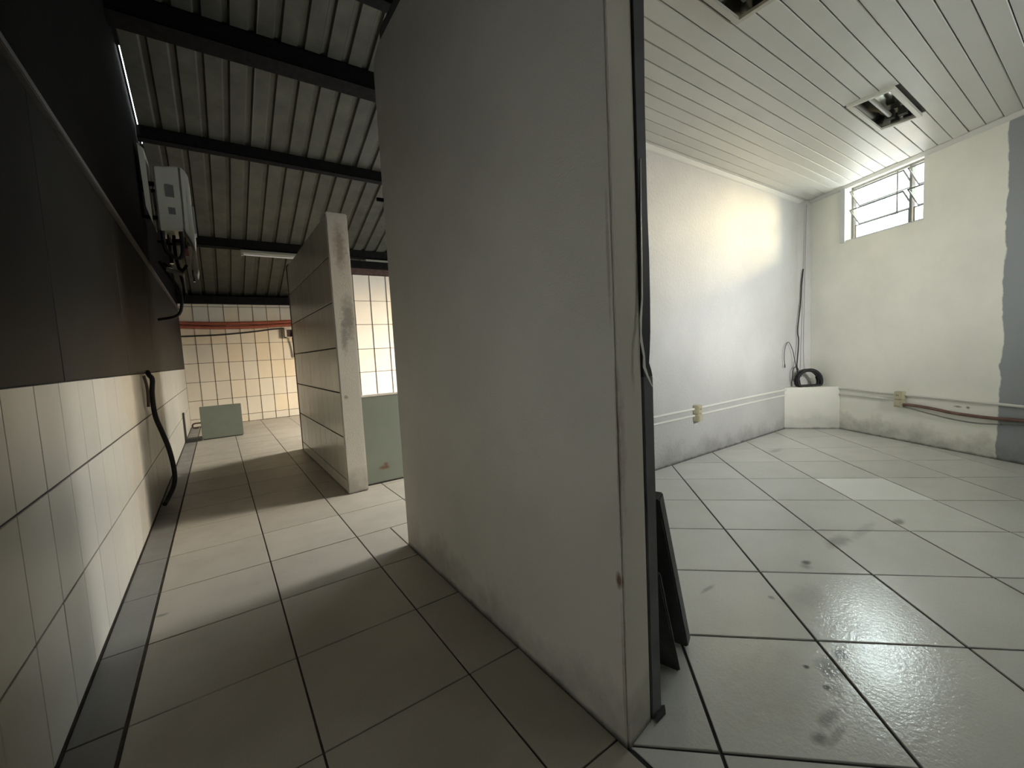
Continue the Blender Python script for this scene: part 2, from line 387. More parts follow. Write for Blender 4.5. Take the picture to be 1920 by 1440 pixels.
# dirt-filled joint between the two floors
struct('trim_1', MB().box((XM - 0.012, -1.45, -0.006), (XM + 0.012, 0.66, -0.0025)), M['grout_dark'])

# ------------------------------------------------------------------ tiled side wall of the corridor
wl = struct('wall_left', MB().box((-0.60, 1.04, -0.1), (XL - 0.006, 8.9, 1.95)).box((-0.60, -1.6, -0.1), (XL - 0.006, 0.22, 1.95)), M['grout_wall'])  # gap between the two lengths added for the side fill lamp
struct('added_fill_recess', MB().box((-0.95, 0.1, -0.1), (-0.85, 1.2, 2.1)).box((-0.95, 1.1, -0.1), (-0.58, 1.2, 2.1)).box((-0.95, 0.1, -0.1), (-0.58, 0.2, 2.1)).box((-0.95, 0.1, 1.95), (-0.44, 1.2, 2.1)), M['back_paint'])  # unseen box added to enclose the side fill lamp
zs = [0.004, 0.335, 0.666, 0.974]
for k in range(-2, 32):
    y0 = 1.51 + 0.2305 * k; y1 = min(y0 + 0.2305, YF)
    if y1 - y0 < 0.03: continue
    for r in range(3):
        # plane axes U = -Y? use U = Y, V = Z, normal +X
        tile('tile', rect(y0, zs[r], y1, zs[r + 1], 0.004, 0.007), (XL, 0, 0), (0, 1, 0), (0, 0, 1), M['wall_tile'], wl)
for (a, b) in ((1.05, 2.0), (2.0, 3.3), (3.3, 4.6), (4.6, 5.9), (5.9, 7.2), (7.2, 8.58)):
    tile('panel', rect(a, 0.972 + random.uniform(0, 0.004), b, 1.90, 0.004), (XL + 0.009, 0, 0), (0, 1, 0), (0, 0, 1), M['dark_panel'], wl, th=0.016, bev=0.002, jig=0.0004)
for k in range(6):   # plain tiles past the end of the panels
    z0 = 0.974 + 0.31 * k
    tile('tile', rect(8.585, z0, YF, min(z0 + 0.31, 1.94), 0.004), (XL, 0, 0), (0, 1, 0), (0, 0, 1), M['wall_tile'], wl)
obj('ledge', MB().box((XL - 0.07, -1.5, 1.902), (XL + 0.028, 8.55, 1.93)), M['ledge'], wl, bevel=0.003)
up = struct('wall_left_upper', MB().prism([(-0.424, -1.6, 1.93), (-0.424, 8.9, 1.93), (-0.424, 8.9, zr(8.9) + 0.03), (-0.424, -1.6, zr(-1.6) + 0.03)], (-0.17, 0, 0)), M['shade_upper'])

# ------------------------------------------------------------------ far tiled wall
wf = struct('wall_far', MB().box((-0.60, YF + 0.006, -0.1), (3.75, 8.95, 2.03)).box((-0.60, YF + 0.02, 2.03), (3.75, 8.95, zr(8.85))), M['grout_wall'])
zf = [0.004, 0.13, 0.432, 0.738, 1.052, 1.363, 1.675, 1.985, 2.03]
xf = [XL, -0.236] + [-0.236 + 0.2115 * k for k in range(1, 11)]
for i in range(len(xf) - 1):
    for r in range(len(zf) - 1):
        tile('tile', rect(-xf[i + 1], zf[r], -xf[i], zf[r + 1], 0.006), (0, YF, 0), (-1, 0, 0), (0, 0, 1), M['far_tile'], wf)

# ------------------------------------------------------------------ middle wall (between corridor and room) and its door jamb
yz = [(0.665, -0.05), (2.14, -0.05), (2.14, 2.385), (2.115, 2.44), (2.06, 2.468), (0.665, 2.468)]
mw = MB(); n = len(yz)
def xr(y): return 0.868 if y < 1 else 0.855
A = [(XM, y, z) for y, z in yz]; B = [(xr(y), y + (0.019 if y < 1 else 0), z) for y, z in yz]
mw.add(A + B, [tuple(range(n)), tuple(range(n, 2 * n))[::-1]] + [(i, n + i, n + (i + 1) % n, (i + 1) % n) for i in range(n)])
wm = struct('wall_middle', mw, M['middle_plaster'], bevel=0.006)
jb = MB()
jb.box((0.870, 0.682, 0.0), (0.891, 0.76, 2.46)).box((0.889, 0.684, 0.0), (0.9115, 0.74, 0.916))
jamb = obj('door_jamb', jb, M['jamb_light'], wm, bevel=0.002)
# upper metal leaf with its dented, torn lower end
pr = [(2.46, 0.905), (1.806, 0.9024), (1.564, 0.896), (1.316, 0.8956), (1.226, 0.898), (1.11, 0.8973), (1.03, 0.895), (0.985, 0.891), (0.951, 0.8865), (0.935, 0.8935), (0.917, 0.899)]
um = MB()
for i in range(len(pr) - 1):
    (za, xa), (zb, xb) = pr[i], pr[i + 1]
    um.hexa([(0.864, 0.676, zb), (xb, 0.676, zb), (xb, 0.72, zb), (0.864, 0.72, zb), (0.864, 0.676, za), (xa, 0.676, za), (xa, 0.72, za), (0.864, 0.72, za)])
obj('metal_edge', um, M['jamb'], wm)
# foil strip peeling off the edge
fs_ = [(0.8725, 0.672, 1.44, 0.002), (0.868, 0.672, 1.31, 0.0032), (0.8645, 0.671, 1.184, 0.0032), (0.8605, 0.670, 1.11, 0.006), (0.8505, 0.668, 1.056, 0.008), (0.8450, 0.664, 1.025, 0.006),
       (0.8405, 0.660, 1.005, 0.010), (0.8440, 0.656, 0.969, 0.007), (0.8385, 0.652, 0.944, 0.010), (0.8450, 0.648, 0.921, 0.007), (0.8580, 0.645, 0.895, 0.003)]
fm = MB()
vv = []
for (x, y, z, w) in fs_: vv += [(x - w / 2, y, z), (x + w / 2, y + 0.001, z), (x + w / 2, y + 0.003, z), (x - w / 2, y + 0.002, z)]
ff = []
for i in range(len(fs_) - 1):
    for k in range(4): ff.append((4 * i + k, 4 * i + (k + 1) % 4, 4 * i + 4 + (k + 1) % 4, 4 * i + 4 + k))
ff += [(3, 2, 1, 0), tuple(4 * (len(fs_) - 1) + k for k in range(4))]
fm.add(vv, ff); fm.smooth = True
obj('peeling_strip', fm, M['foil'], wm)
obj('hook', MB().box((0.722, 2.125, 1.768), (0.76, 2.137, 1.784)), M['steel'], wm)
obj('door_stop', MB().prism([(0.868, 0.668, 0.0), (0.912, 0.672, 0.0), (0.925, 0.684, 0.0), (0.90, 0.695, 0.0)], (0, 0, 0.012)), M['grout_dark'], wm)

# ------------------------------------------------------------------ room walls
wr = struct('wall_room', MB().box((0.855, YW2, -0.1), (5.70, 2.14, 2.60)), M['room_plaster'])
# window wall with its opening
T0, T1, ZA, ZB, TH = 3.15, 3.91, 1.918, 2.452, 0.17
ww = MB()
def wbox(mb, t0, t1, n0, n1, z0, z1):
    return mb.hexa([wp(t0, n0, z0), wp(t1, n0, z0), wp(t1, n1, z0), wp(t0, n1, z0), wp(t0, n0, z1), wp(t1, n0, z1), wp(t1, n1, z1), wp(t0, n1, z1)])
wbox(ww, 0.1, T0, 0, TH, -0.1, 2.60); wbox(ww, T1, 4.5, 0, TH, -0.1, 2.60); wbox(ww, T0, T1, 0, TH, -0.1, ZA); wbox(ww, T0, T1, 0, TH, ZB, 2.60)
wwin = struct('wall_window', ww, M['window_plaster'])
wb = MB()
for (x0, x1, z0, z1) in ((-0.60, 1.8, -0.1, 6.2), (1.8, 2.85, -0.1, 1.62), (1.8, 2.85, 2.25, 6.2), (2.85, 3.78, -0.1, 6.2)): wb.box((x0, -1.7, z0), (x1, -1.5, z1))  # opening added to let the back fill lamp in
struct('wall_back', wb, M['back_paint'])
struct('added_shade_wall', MB().box((0.80, -0.90, -0.1), (1.95, -0.80, 2.5)), M['back_paint'])   # unseen wall added to keep the back fill off the middle wall's end
struct('added_sky_blocker', MB().box((0.9, -2.6, 2.72), (3.0, -1.7, 2.80)), M['concrete'])   # unseen slab added to block sky light above the back opening
# boxed corner: low block and slim pipe chase above it
struct('trim_2', MB().prism([(4.977, YW2, 0.0), (5.307, 1.672, 0.0), (5.523, 2.095, 0.0), (5.50, 2.10, 0.0)], (0, 0, 0.445)), M['block_plaster'], bevel=0.004)
c0 = wp(4.28, 0, 0.44); struct('trim_3', MB().prism([(5.31, YW2, 0.445), (c0.x, c0.y, 0.445), (5.53, 2.10, 0.445)], (0, 0, 2.01)), M['room_plaster'])
# crown moldings
def crown(name, a, b, inn):
    a, b, inn = Vector(a), Vector(b), Vector(inn)
    z = 2.455
    prof = [(0, 0), (0.030, 0), (0.030, -0.008), (0.010, -0.028), (0, -0.034)]
    A = [a + inn * p + Vector((0, 0, z + q_)) for p, q_ in prof]; m = MB(); m.prism(A, b - a)
    return struct(name, m, M['molding'])
crown('trim_4', (0.86, YW2, 0), (5.53, YW2, 0), (0, -1, 0))
crown('trim_5', wp(0.1, 0, 0), wp(4.39, 0, 0), -DN)

# ------------------------------------------------------------------ plank ceiling of the room
lid = MB().prism([(0.855, -1.55, 2.575), (0.855, 2.14, 2.575), (5.72, 2.14, 2.575), (3.95, -1.55, 2.575)], (0, 0, 0.03))
lid.box((0.80, -1.55, 2.45), (0.856, 2.14, 2.60)); lid.box((0.80, -1.55, 2.44), (0.86, 0.66, 2.60))
ce = struct('ceiling', lid, M['plank_gap'])
LY0, LY1, LXS = 0.85, 1.06, [(3.47, 4.07), (1.49, 2.09)]
pj = 0.908; PP = 0.0925
for k in range(-27, 13):
    y0, y1 = pj + PP * k, pj + PP * (k + 1)
    if y0 > YW2: continue
    y1c = min(y1, YW2)
    segs = [(0.862, 5.53)]
    if y1 > LY0 + 0.005 and y0 < LY1 - 0.005: segs = [(0.862, 1.495), (2.085, 3.475), (4.065, 5.53)]
    for (a, b) in segs:
        # seen from below: U = X, V = -Y, normal -Z
        p = rect(a, -y1c, b, -y0, 0.004)
        p = clip(p, DN.x, -DN.y, CN)
        if len(p) > 2: tile('plank', p, (0, 0, 2.455), (1, 0, 0), (0, -1, 0), M['plank'], ce, th=0.010, bev=0.003, jig=0.0006)
# tongue behind the plank joints, so the joints are grooves and not slots
bk = MB()
def clipX(y): return (CN - DN.y * y) / DN.x
for (a, b, y0, y1) in ((0.862, None, -1.5, LY0 + 0.01), (0.862, None, LY1 - 0.01, YW2), (0.862, 1.50, LY0, LY1), (2.08, 3.48, LY0, LY1), (4.06, None, LY0, LY1)):
    xa, xb = (b, b) if b else (clipX(y0), clipX(y1))
    bk.hexa([(a, y0, 2.463), (xa, y0, 2.463), (xb, y1, 2.463), (a, y1, 2.463), (a, y0, 2.472), (xa, y0, 2.472), (xb, y1, 2.472), (a, y1, 2.472)])
obj('batten_board', bk, M['plank_gap'], ce)

# ------------------------------------------------------------------ corridor: stall walls
wd = struct('wall_divider', MB().box((0.731, 3.256, -0.05), (0.860, 5.22, 2.03)), M['grout_wall'])
zp = [0.004, 0.10, 0.425, 0.755, 1.083, 1.41, 1.735, 2.03]
for r in range(len(zp) - 1):
    for k in range(9):
        y0 = 3.262 + 0.222 * k; y1 = min(y0 + 0.222, 5.22)
        tile('tile', rect(-y1, zp[r], -y0, zp[r + 1], 0.0035, 0.010), (0.725, 0, 0), (0, -1, 0), (0, 0, 1), M['divider_tile'], wd)
obj('end_cap', MB().box((0.722, 3.235, 0.0), (0.868, 3.262, 2.04)), M['end_plaster'], wd, bevel=0.006)
ws = struct('wall_stall', MB().box((0.731, 5.226, -0.05), (3.75, 5.34, 1.99)), M['grout_wall'])
zq = [0.004, 0.26, 0.545, 0.83, 1.108, 1.40, 1.68, 1.985]
xq = [0.862, 1.06, 1.245, 1.408, 1.602, 1.80, 1.995, 2.19, 2.385]
for i in range(len(xq) - 1):
    for r in range(len(zq) - 1):
        tile('tile', rect(-xq[i + 1], zq[r], -xq[i], zq[r + 1], 0.005), (0, 5.22, 0), (-1, 0, 0), (0, 0, 1), M['stall_tile'], ws)
obj('capping', MB().box((0.73, 5.20, 1.99), (3.75, 5.36, 2.06)), M['rust_steel'], ws, bevel=0.004)
# outer wall with two daylight openings and one added to brighten the stall wall (out of the photograph)
wo = MB()
def ybox(y0, y1, z0, z1): wo.box((3.65, y0, z0), (3.78, y1, z1))
ybox(2.145, 2.20, -0.1, 4.4); ybox(2.90, 3.15, -0.1, 4.1); ybox(4.35, 5.55, -0.1, 4.0); ybox(3.15, 4.35, -0.1, 0.9); ybox(3.15, 4.35, 2.05, 4.1); ybox(6.75, 8.95, -0.1, 3.0)
ybox(2.20, 2.90, -0.1, 0.85); ybox(2.20, 2.90, 2.15, 4.3); ybox(5.55, 6.75, -0.1, 0.85); ybox(5.55, 6.75, 2.0, 3.3)
wo.box((3.65, -1.7, 2.61), (3.78, 2.145, 6.2))
struct('wall_right', wo, M['concrete'])

# ------------------------------------------------------------------ metal roof on steel purlins
roof = MB()
def rp(x, y, dz=0): return Vector((x, y, zr(y) + dz))
prof = [(0.0, 0), (0.118, 0), (0.132, 0.026), (0.168, 0.026), (0.182, 0)]
rt = bpy.data.objects.new('ceiling_roof', None); C.objects.link(rt); rt['kind'] = 'structure'; rt['label'] = 'ribbed metal roof over the corridor'
ya, yb = -1.75, 9.0
x = -0.40; me0 = None; k = 0
while x < 3.8:
    m = MB(); top = []; pts = []
    for j in range(5): pts += [(j * 0.182 + a, b) for a, b in prof[:-1]]
    pts.append((0.91, 0)); pts.append((0.925, 0.004))
    n_ = len(pts); vs_ = []
    for (dx, dz) in pts: vs_ += [rp(dx, ya, dz), rp(dx, yb, dz), rp(dx, yb, dz + 0.002), rp(dx, ya, dz + 0.002)]
    fs2 = []
    for i in range(n_ - 1):
        a, b = 4 * i, 4 * i + 4
        fs2 += [(a, b, b + 1, a + 1), (a + 3, a + 2, b + 2, b + 3)]
    if me0 is None:
        m.add(vs_, fs2); o = obj('roof_sheet', m, M['roof'], rt); me0 = o.data
    else:
        o = bpy.data.objects.new('roof_sheet', me0); C.objects.link(o); o.parent = rt
    o.location = (x, 0, (k % 2) * 0.003); x += 0.91; k += 1
# flashing along the wall, one length of it missing: a slit of sky
fl = MB()
for (y0, y1) in ((ya, 4.60), (5.62, 9.0)):
    fl.hexa([rp(-0.62, y0, 0.0), rp(-0.395, y0, 0.0), rp(-0.395, y1, 0.0), rp(-0.62, y1, 0.0), rp(-0.62, y0, 0.01), rp(-0.395, y0, 0.01), rp(-0.395, y1, 0.01), rp(-0.62, y1, 0.01)])
fl.hexa([rp(-0.62, 4.55, 0.03), rp(-0.410, 4.55, 0.03), rp(-0.410, 5.70, 0.03), rp(-0.62, 5.70, 0.03), rp(-0.62, 4.55, 0.04), rp(-0.410, 4.55, 0.04), rp(-0.410, 5.70, 0.04), rp(-0.62, 5.70, 0.04)])
obj('flashing', fl, M['steel'], rt)
for (y, w, h) in ((3.47, 0.08, 0.13), (4.22, 0.13, 0.16), (5.40, 0.06, 0.115), (7.13, 0.06, 0.115)):
    b = MB()
    def bx(x0, x1, y0, y1, d0, d1):
        b.hexa([rp(x0, y0, d0), rp(x1, y0, d0), rp(x1, y1, d0), rp(x0, y1, d0), rp(x0, y0, d1), rp(x1, y0, d1), rp(x1, y1, d1), rp(x0, y1, d1)])
    # C section: two flanges and a web
    bx(-0.42, 3.7, y - w / 2, y + w / 2, -0.006, -0.001); bx(-0.42, 3.7, y - w / 2, y - w / 2 + 0.006, -h, -0.001); bx(-0.42, 3.7, y - w / 2, y + w / 2, -h, -h + 0.006)
    struct('beam', b, M['steel'])
gb = MB().box((-0.42, YF - 0.10, 2.03), (3.7, YF - 0.002, 2.15)); struct('beam', gb, M['steel'])
struct('beam', MB().box((0.86, 5.16, 2.06), (3.7, 5.30, 2.14)), M['steel'])

# ------------------------------------------------------------------ window_1
win = struct('window_1', MB(), M['frame_white']) if False else None
wf_ = MB()
n0, n1 = 0.115, 0.150
for (a, b, z0, z1) in ((T0, T1, ZA, ZA + 0.022), (T0, T1, ZB - 0.022, ZB), (T0, T0 + 0.02, ZA, ZB), (T1 - 0.022, T1, ZA, ZB), (3.335, 3.357, ZA, ZB)):
    wbox(wf_, a, b, n0, n1, z0, z1)
win = struct('window_1', wf_, M['sash'])
cz = MB(); wbox(cz, 3.862, T1 + 0.004, -0.012, 0.02, ZA - 0.012, ZB); obj('casing', cz, M['frame_white'], win, bevel=0.002)
sil = MB(); wbox(sil, T0, T1 - 0.05, 0.0, 0.112, ZA - 0.004, ZA + 0.004); obj('sill', sil, M['frame_white'], win)
bays = ((3.359, 3.886), (3.172, 3.333))
def pane_frame(t0, t1, zlo, zhi, nlo, nhi):
    """tilted pane between a lower and an upper edge"""
    g = MB(); e = 0.011
    def pt(t, f, dn=0): return wp(t, nlo + (nhi - nlo) * f + dn, zlo + (zhi - zlo) * f)
    for (ta, tb, fa, fb) in ((t0, t1, 0, 0.07), (t0, t1, 0.93, 1), (t0, t0 + e, 0, 1), (t1 - e, t1, 0, 1)):
        g.hexa([pt(ta, fa, -.005), pt(tb, fa, -.005), pt(tb, fa, .005), pt(ta, fa, .005), pt(ta, fb, -.005), pt(tb, fb, -.005), pt(tb, fb, .005), pt(ta, fb, .005)])
    h = MB()
    h.hexa([pt(t0 + e, .07, -.002), pt(t1 - e, .07, -.002), pt(t1 - e, .07, .002), pt(t0 + e, .07, .002), pt(t0 + e, .93, -.002), pt(t1 - e, .93, -.002), pt(t1 - e, .93, .002), pt(t0 + e, .93, .002)])
    return g, h
for (a, b) in bays:
    for (zlo, zhi, nlo, nhi) in ((1.944, 2.075, 0.132, 0.132), (2.085, 2.225, 0.175, 0.060), (2.262, 2.405, 0.175, 0.060)):
        g, h = pane_frame(a + 0.003, b - 0.003, zlo, zhi, nlo, nhi)
        s_ = obj('sash', g, M['sash'], win); obj('pane', h, M['glass'], s_)
lv = MB(); wbox(lv, 3.40, 3.408, 0.045, 0.053, 2.05, 2.42); wbox(lv, 3.385, 3.45, 0.04, 0.048, 2.04, 2.052)
obj('lever', lv, M['sash'], win)
gr = MB()
for k in range(11): gr.tube([wp(3.0 + 0.105 * k, 0.30, 1.75), wp(3.0 + 0.105 * k, 0.30, 2.75)], 0.0028, 5, 1)
for z in (1.80, 1.98, 2.16, 2.34, 2.52, 2.70): gr.tube([wp(2.95, 0.306, z), wp(4.1, 0.306, z)], 0.0028, 5, 1)
for t in (2.96, 4.09):
    for z in (1.80, 2.70): gr.tube([wp(t, 0.165, z), wp(t, 0.306, z)], 0.005, 5, 1)
obj('grille', gr, M['wire'], win)

# ------------------------------------------------------------------ ceiling lights of the room
def ceiling_light(x0, x1, label):
    t = thing('ceiling_light', label, 'ceiling light', ((x0 + x1) / 2, (LY0 + LY1) / 2, 2.455), 'recessed ceiling lights')
    y0, y1 = LY0, LY1; f = MB(); w = 0.024; zb, zt = 2.436, 2.458
    for (a, b, c, d) in ((x0 - w / 2, x1 + w / 2, y0 - w / 2, y0 + w / 2), (x0 - w / 2, x1 + w / 2, y1 - w / 2, y1 + w / 2), (x0 - w / 2, x0 + w / 2, y0 + w / 2, y1 - w / 2), (x1 - w / 2, x1 + w / 2, y0 + w / 2, y1 - w / 2)):
        f.box((a, c, zb), (b, d, zt))
    obj('frame', f, M['white_metal'], t)
    # trough reflector: sloped mirror sides and a flat top
    a0, a1, b0, b1, zt = x0 + 0.012, x1 - 0.012, y0 + 0.012, y1 - 0.012, 2.545
    r = MB(); i = 0.03
    lo = [(a0, b0, 2.45), (a1, b0, 2.45), (a1, b1, 2.45), (a0, b1, 2.45)]; hi = [(a0 + .01, b0 + i, zt), (a1 - .01, b0 + i, zt), (a1 - .01, b1 - i, zt), (a0 + .01, b1 - i, zt)]
    r.add(lo + hi, [(0, 1, 5, 4), (1, 2, 6, 5), (2, 3, 7, 6), (3, 0, 4, 7), (4, 5, 6, 7)])
    lo2 = [(p[0] + (-.002 if p[0] == a0 else .002), p[1], p[2]) for p in lo]; 
    obj('reflector', r, M['reflector'], t)
    ym = y0 + 0.135
    obj('tube', MB().tube([(x0 + 0.045, ym, 2.487), (x1 - 0.09, ym, 2.487)], 0.013, 12, 1), M['tube_white'], t)
    for a, b in ((x0 + 0.014, x0 + 0.046), (x1 - 0.092, x1 - 0.055)): obj('lamp_holder', MB().box((a, ym - 0.022, 2.465), (b, ym + 0.022, 2.52)), M['socket_dark'], t)
    obj('lamp_holder', MB().box((x1 - 0.095, y0 + 0.045, 2.465), (x1 - 0.055, y0 + 0.09, 2.52)), M['socket_dark'], t)
    return t
ceiling_light(*LXS[0], 'recessed ceiling light with bare tube, near the high window')
ceiling_light(*LXS[1], 'recessed ceiling light farther from the window, only one corner of its frame showing')

# ------------------------------------------------------------------ conduits and boxes along the room walls
def run_room(z, x0, x1): return MB().tube([(x0, YW2 - 0.011, z), ((x0 + x1) / 2, YW2 - 0.012, z + 0.002), (x1, YW2 - 0.011, z)], 0.0105, 8, 3)
for z, w in ((0.425, 'upper'), (0.368, 'lower')):
    for a, b, e in ((0.95, 3.277, 'between the door jamb and the socket box'), (3.343, 4.985, 'between the socket box and the corner block')):
        tag(obj('conduit', run_room(z, a, b), M['pvc']), w + ' white conduit on the rough wall ' + e, 'conduit', 'painted conduits')
def run_win(z, t0, t1, z1=None): return MB().tube([wp(t0, -0.011, z), wp((t0 + t1) / 2, -0.012, (z + (z1 or z)) / 2), wp(t1, -0.011, z1 or z)], 0.0105, 8, 3)
tag(obj('conduit', run_win(0.432, 3.90, 3.32, 0.424), M['pvc']), 'upper white conduit between the corner block and the box under the window', 'conduit', 'painted conduits')
tag(obj('conduit', run_win(0.423, 3.25, 1.2, 0.405), M['pvc']), 'single white conduit above the red cable, running onto the grey painted wall', 'conduit', 'painted conduits')
tag(obj('conduit', run_win(0.372, 3.90, 3.32), M['pvc']), 'lower white conduit between the corner block and the box under the window', 'conduit', 'painted conduits')
def outlet(label, O, U, Nn):
    """two stacked surface boxes; O on the wall, U along it, Nn into the room"""
    O, U, Nn = Vector(O), Vector(U), Vector(Nn)
    t = thing('socket_box', label, 'socket box', O, 'surface socket boxes')
    def bx(u0, u1, z0, z1, d0, d1):
        m = MB(); P = [O + U * u + Nn * d for u, d in ((u0, d0), (u1, d0), (u1, d1), (u0, d1))]
        return m.hexa([p + Vector((0, 0, z0)) for p in P] + [p + Vector((0, 0, z1)) for p in P])
    a = obj('box', bx(-0.034, 0.034, 0.0, 0.072, 0.0, 0.046), M['beige_plastic'], t, bevel=0.004)
    b = obj('box', bx(-0.034, 0.034, -0.068, -0.002, 0.0, 0.050), M['beige_plastic'], t, bevel=0.004)
    obj('cover', bx(-0.027, 0.027, 0.008, 0.064, 0.046, 0.051), M['beige_plastic'], a, bevel=0.002)
    obj('cover', bx(-0.027, 0.027, -0.060, -0.010, 0.050, 0.055), M['beige_plastic'], b, bevel=0.002)
    for u in (-0.010, 0.004): obj('slot', bx(u, u + 0.006, 0.032, 0.044, 0.049, 0.0515), M['socket_dark'], a)
outlet('yellowed socket box on the rough wall with the sunlight patch', (3.31, YW2 - 0.002, 0.385), (1, 0, 0), (0, -1, 0))
outlet('yellowed socket box under the window with cables coming out', tuple(wp(3.285, -0.002, 0.380)), tuple(DT), tuple(-DN))
def wtube(pts, r): return MB().tube([wp(t, -n, z) for t, n, z in pts], r, 7, 6)
tag(obj('cable', wtube([(3.26, 0.03, 0.335), (3.17, 0.025, 0.338), (3.02, 0.02, 0.328), (2.87, 0.02, 0.312), (2.65, 0.02, 0.308), (2.50, 0.018, 0.315), (2.1, 0.018, 0.33), (1.3, 0.018, 0.34)], 0.013), M['red_cable']),
    'thick dusty red cable leaving the socket box under the window', 'cable')
tag(obj('cable', wtube([(3.26, 0.03, 0.317), (3.17, 0.03, 0.306), (3.03, 0.025, 0.282), (2.88, 0.02, 0.262), (2.72, 0.02, 0.256), (2.58, 0.02, 0.270), (2.45, 0.018, 0.288), (1.3, 0.015, 0.31)], 0.0055), simple('grey_cable', (0.20, 0.21, 0.19), 0.6)),
    'thin grey cable sagging below the thick red cable', 'cable')

# ------------------------------------------------------------------ coil and wires on the corner block
cl = MB(); pts = []
ctr = Vector((5.23, 1.935, 0.50)); ax1 = Vector((0.62, -0.35, 0)).normalized(); ax2 = Vector((0.10, 0.12, 0.98)).normalized()
for k in range(0, 8 * 14 + 1):
    a = 2 * math.pi * k / 14 + 0.4; turn = k / 14
    rr = 0.118 + 0.010 * math.sin(turn * 2.3) + 0.006 * math.cos(turn * 5.1)
    off = Vector((0.35, 0.62, 0)).normalized() * (0.034 * math.sin(turn * 1.7))
    p_ = ctr + ax1 * math.cos(a) * rr * 1.15 + ax2 * math.sin(a) * rr + off
    pts.append((p_.x, p_.y, max(p_.z, 0.457)))
cl.tube(pts, 0.0075, 6, 2)
coil = thing('cable_coil', 'coil of black cable on the boxed corner block, its leads rising up the corner', 'cable coil', (5.23, 1.935, 0.445))
obj('coil', cl, M['black_rubber'], coil)
lp = MB().tube([(5.10, 2.00, 0.452), (5.09, 2.03, 0.54), (5.10, 2.035, 0.62), (5.15, 2.03, 0.66), (5.19, 2.02, 0.64), (5.20, 1.99, 0.55)], 0.004, 6, 6)
lp.tube([(5.165, 2.0, 0.50), (5.15, 2.03, 0.70), (5.11, 2.04, 0.84), (5.03, 2.045, 0.93), (4.96, 2.045, 0.90), (4.92, 2.045, 0.80), (4.935, 2.045, 0.69)], 0.0035, 6, 6)
lp.tube([(4.935, 2.045, 0.70), (4.938, 2.045, 0.665)], 0.006, 6, 1)
obj('loose_wire', lp, M['black_rubber'], coil)
hw = MB().tube([(5.36, 2.035, 1.72), (5.33, 2.04, 1.55), (5.32, 2.045, 1.35), (5.27, 2.05, 1.12), (5.26, 2.05, 1.02), (5.27, 2.045, 0.96), (5.25, 2.04, 0.86), (5.20, 2.03, 0.74), (5.165, 2.02, 0.66), (5.16, 2.0, 0.55), (5.15, 1.98, 0.46)], 0.0065, 6, 6)
obj('hanging_lead', hw, M['black_rubber'], coil)
hw2 = MB().tube([(5.375, 2.01, 2.40), (5.37, 2.02, 1.9), (5.35, 2.02, 1.4), (5.33, 2.02, 1.0), (5.31, 2.01, 0.72), (5.29, 1.99, 0.58)], 0.004, 6, 6)
tag(obj('wire', hw2, simple('grey_wire', (0.30, 0.30, 0.28), 0.6)), 'thin grey wire running down the room corner from the ceiling', 'wire')

# ------------------------------------------------------------------ two stone slabs leaning on the jamb
def slab(label, top, bot, width, th):
    top, bot = Vector(top), Vector(bot)
    h = (top - bot); hd = Vector((h.x, h.y, 0)).normalized()
    side = Vector((hd.y, -hd.x, 0))            # along the slab's foot
    if side.y < 0: side = -side
    n_ = h.normalized().cross(side).normalized()
    if n_.x < 0: n_ = -n_
    m = MB(); P = [bot, bot + side * width, top + side * width, top]
    m.prism([tuple(p) for p in P], n_ * th)
    zmin = min(v.z for v in m.v)
    for v in m.v: v.z -= zmin - 0.001
    return tag(obj('stone_slab', m, M['slab'], bevel=0.004), label, 'slab', 'slabs leaning on the door jamb')
slab('outer thicker dark stone slab leaning beside the door jamb', (0.945, 0.700, 0.575), (1.184, 0.780, 0.0), 0.24, 0.038)
slab('inner thinner dark stone slab leaning between the door jamb and the thicker slab', (0.930, 0.694, 0.375), (1.070, 0.735, 0.0), 0.24, 0.012)

# ------------------------------------------------------------------ low green wall and low green panel in the corridor
def green_panel(label, x0, x1, y0, y1, h, cap, mark):
    t = thing('low_panel', label, 'panel', ((x0 + x1) / 2, (y0 + y1) / 2, 0.0))
    obj('board', MB().box((x0, y0, 0.012), (x1, y1, h)), M['green'], t, bevel=0.004)
    if cap: obj('top', MB().box((x0, y0, h), (x1, y1 + 0.06, h + 0.008)), M['cream'], t, bevel=0.003)
    return t
g1 = green_panel('green-grey painted low wall with rust spot behind the end of the divider', 0.872, 1.75, 3.335, 3.42, 0.695, True, True)  # a low wall, built as a separate panel-like object
obj('foot', MB().box((0.88, 3.34, 0.0), (1.74, 3.41, 0.014)), M['socket_dark'], g1)
g2 = green_panel('small plain green-grey panel standing near the far tiled wall', -0.236, 0.240, 7.10, 7.13, 0.455, False, False)
obj('foot', MB().box((-0.226, 7.105, 0.0), (0.23, 7.125, 0.014)), M['socket_dark'], g2)
lt = MB().tube([(-0.236, 7.11, 0.24), (-0.30, 7.105, 0.24), (-0.325, 7.10, 0.225), (-0.325, 7.10, 0.19), (-0.30, 7.10, 0.178), (-0.262, 7.105, 0.178)], 0.010, 8, 4)
obj('latch', lt, M['rust_steel'], g2)
cb = thing('floor_curb', 'low dark curb on the floor between the tiled wall and the small green panel', 'curb', (-0.33, 7.16, 0))
obj('curb', MB().box((-0.42, 7.08, 0.0), (-0.24, 7.22, 0.045)), M['ledge'], cb, bevel=0.004)
obj('post', MB().box((-0.421, 7.10, 0.045), (-0.402, 7.16, 0.40)), M['ledge'], cb, bevel=0.003)

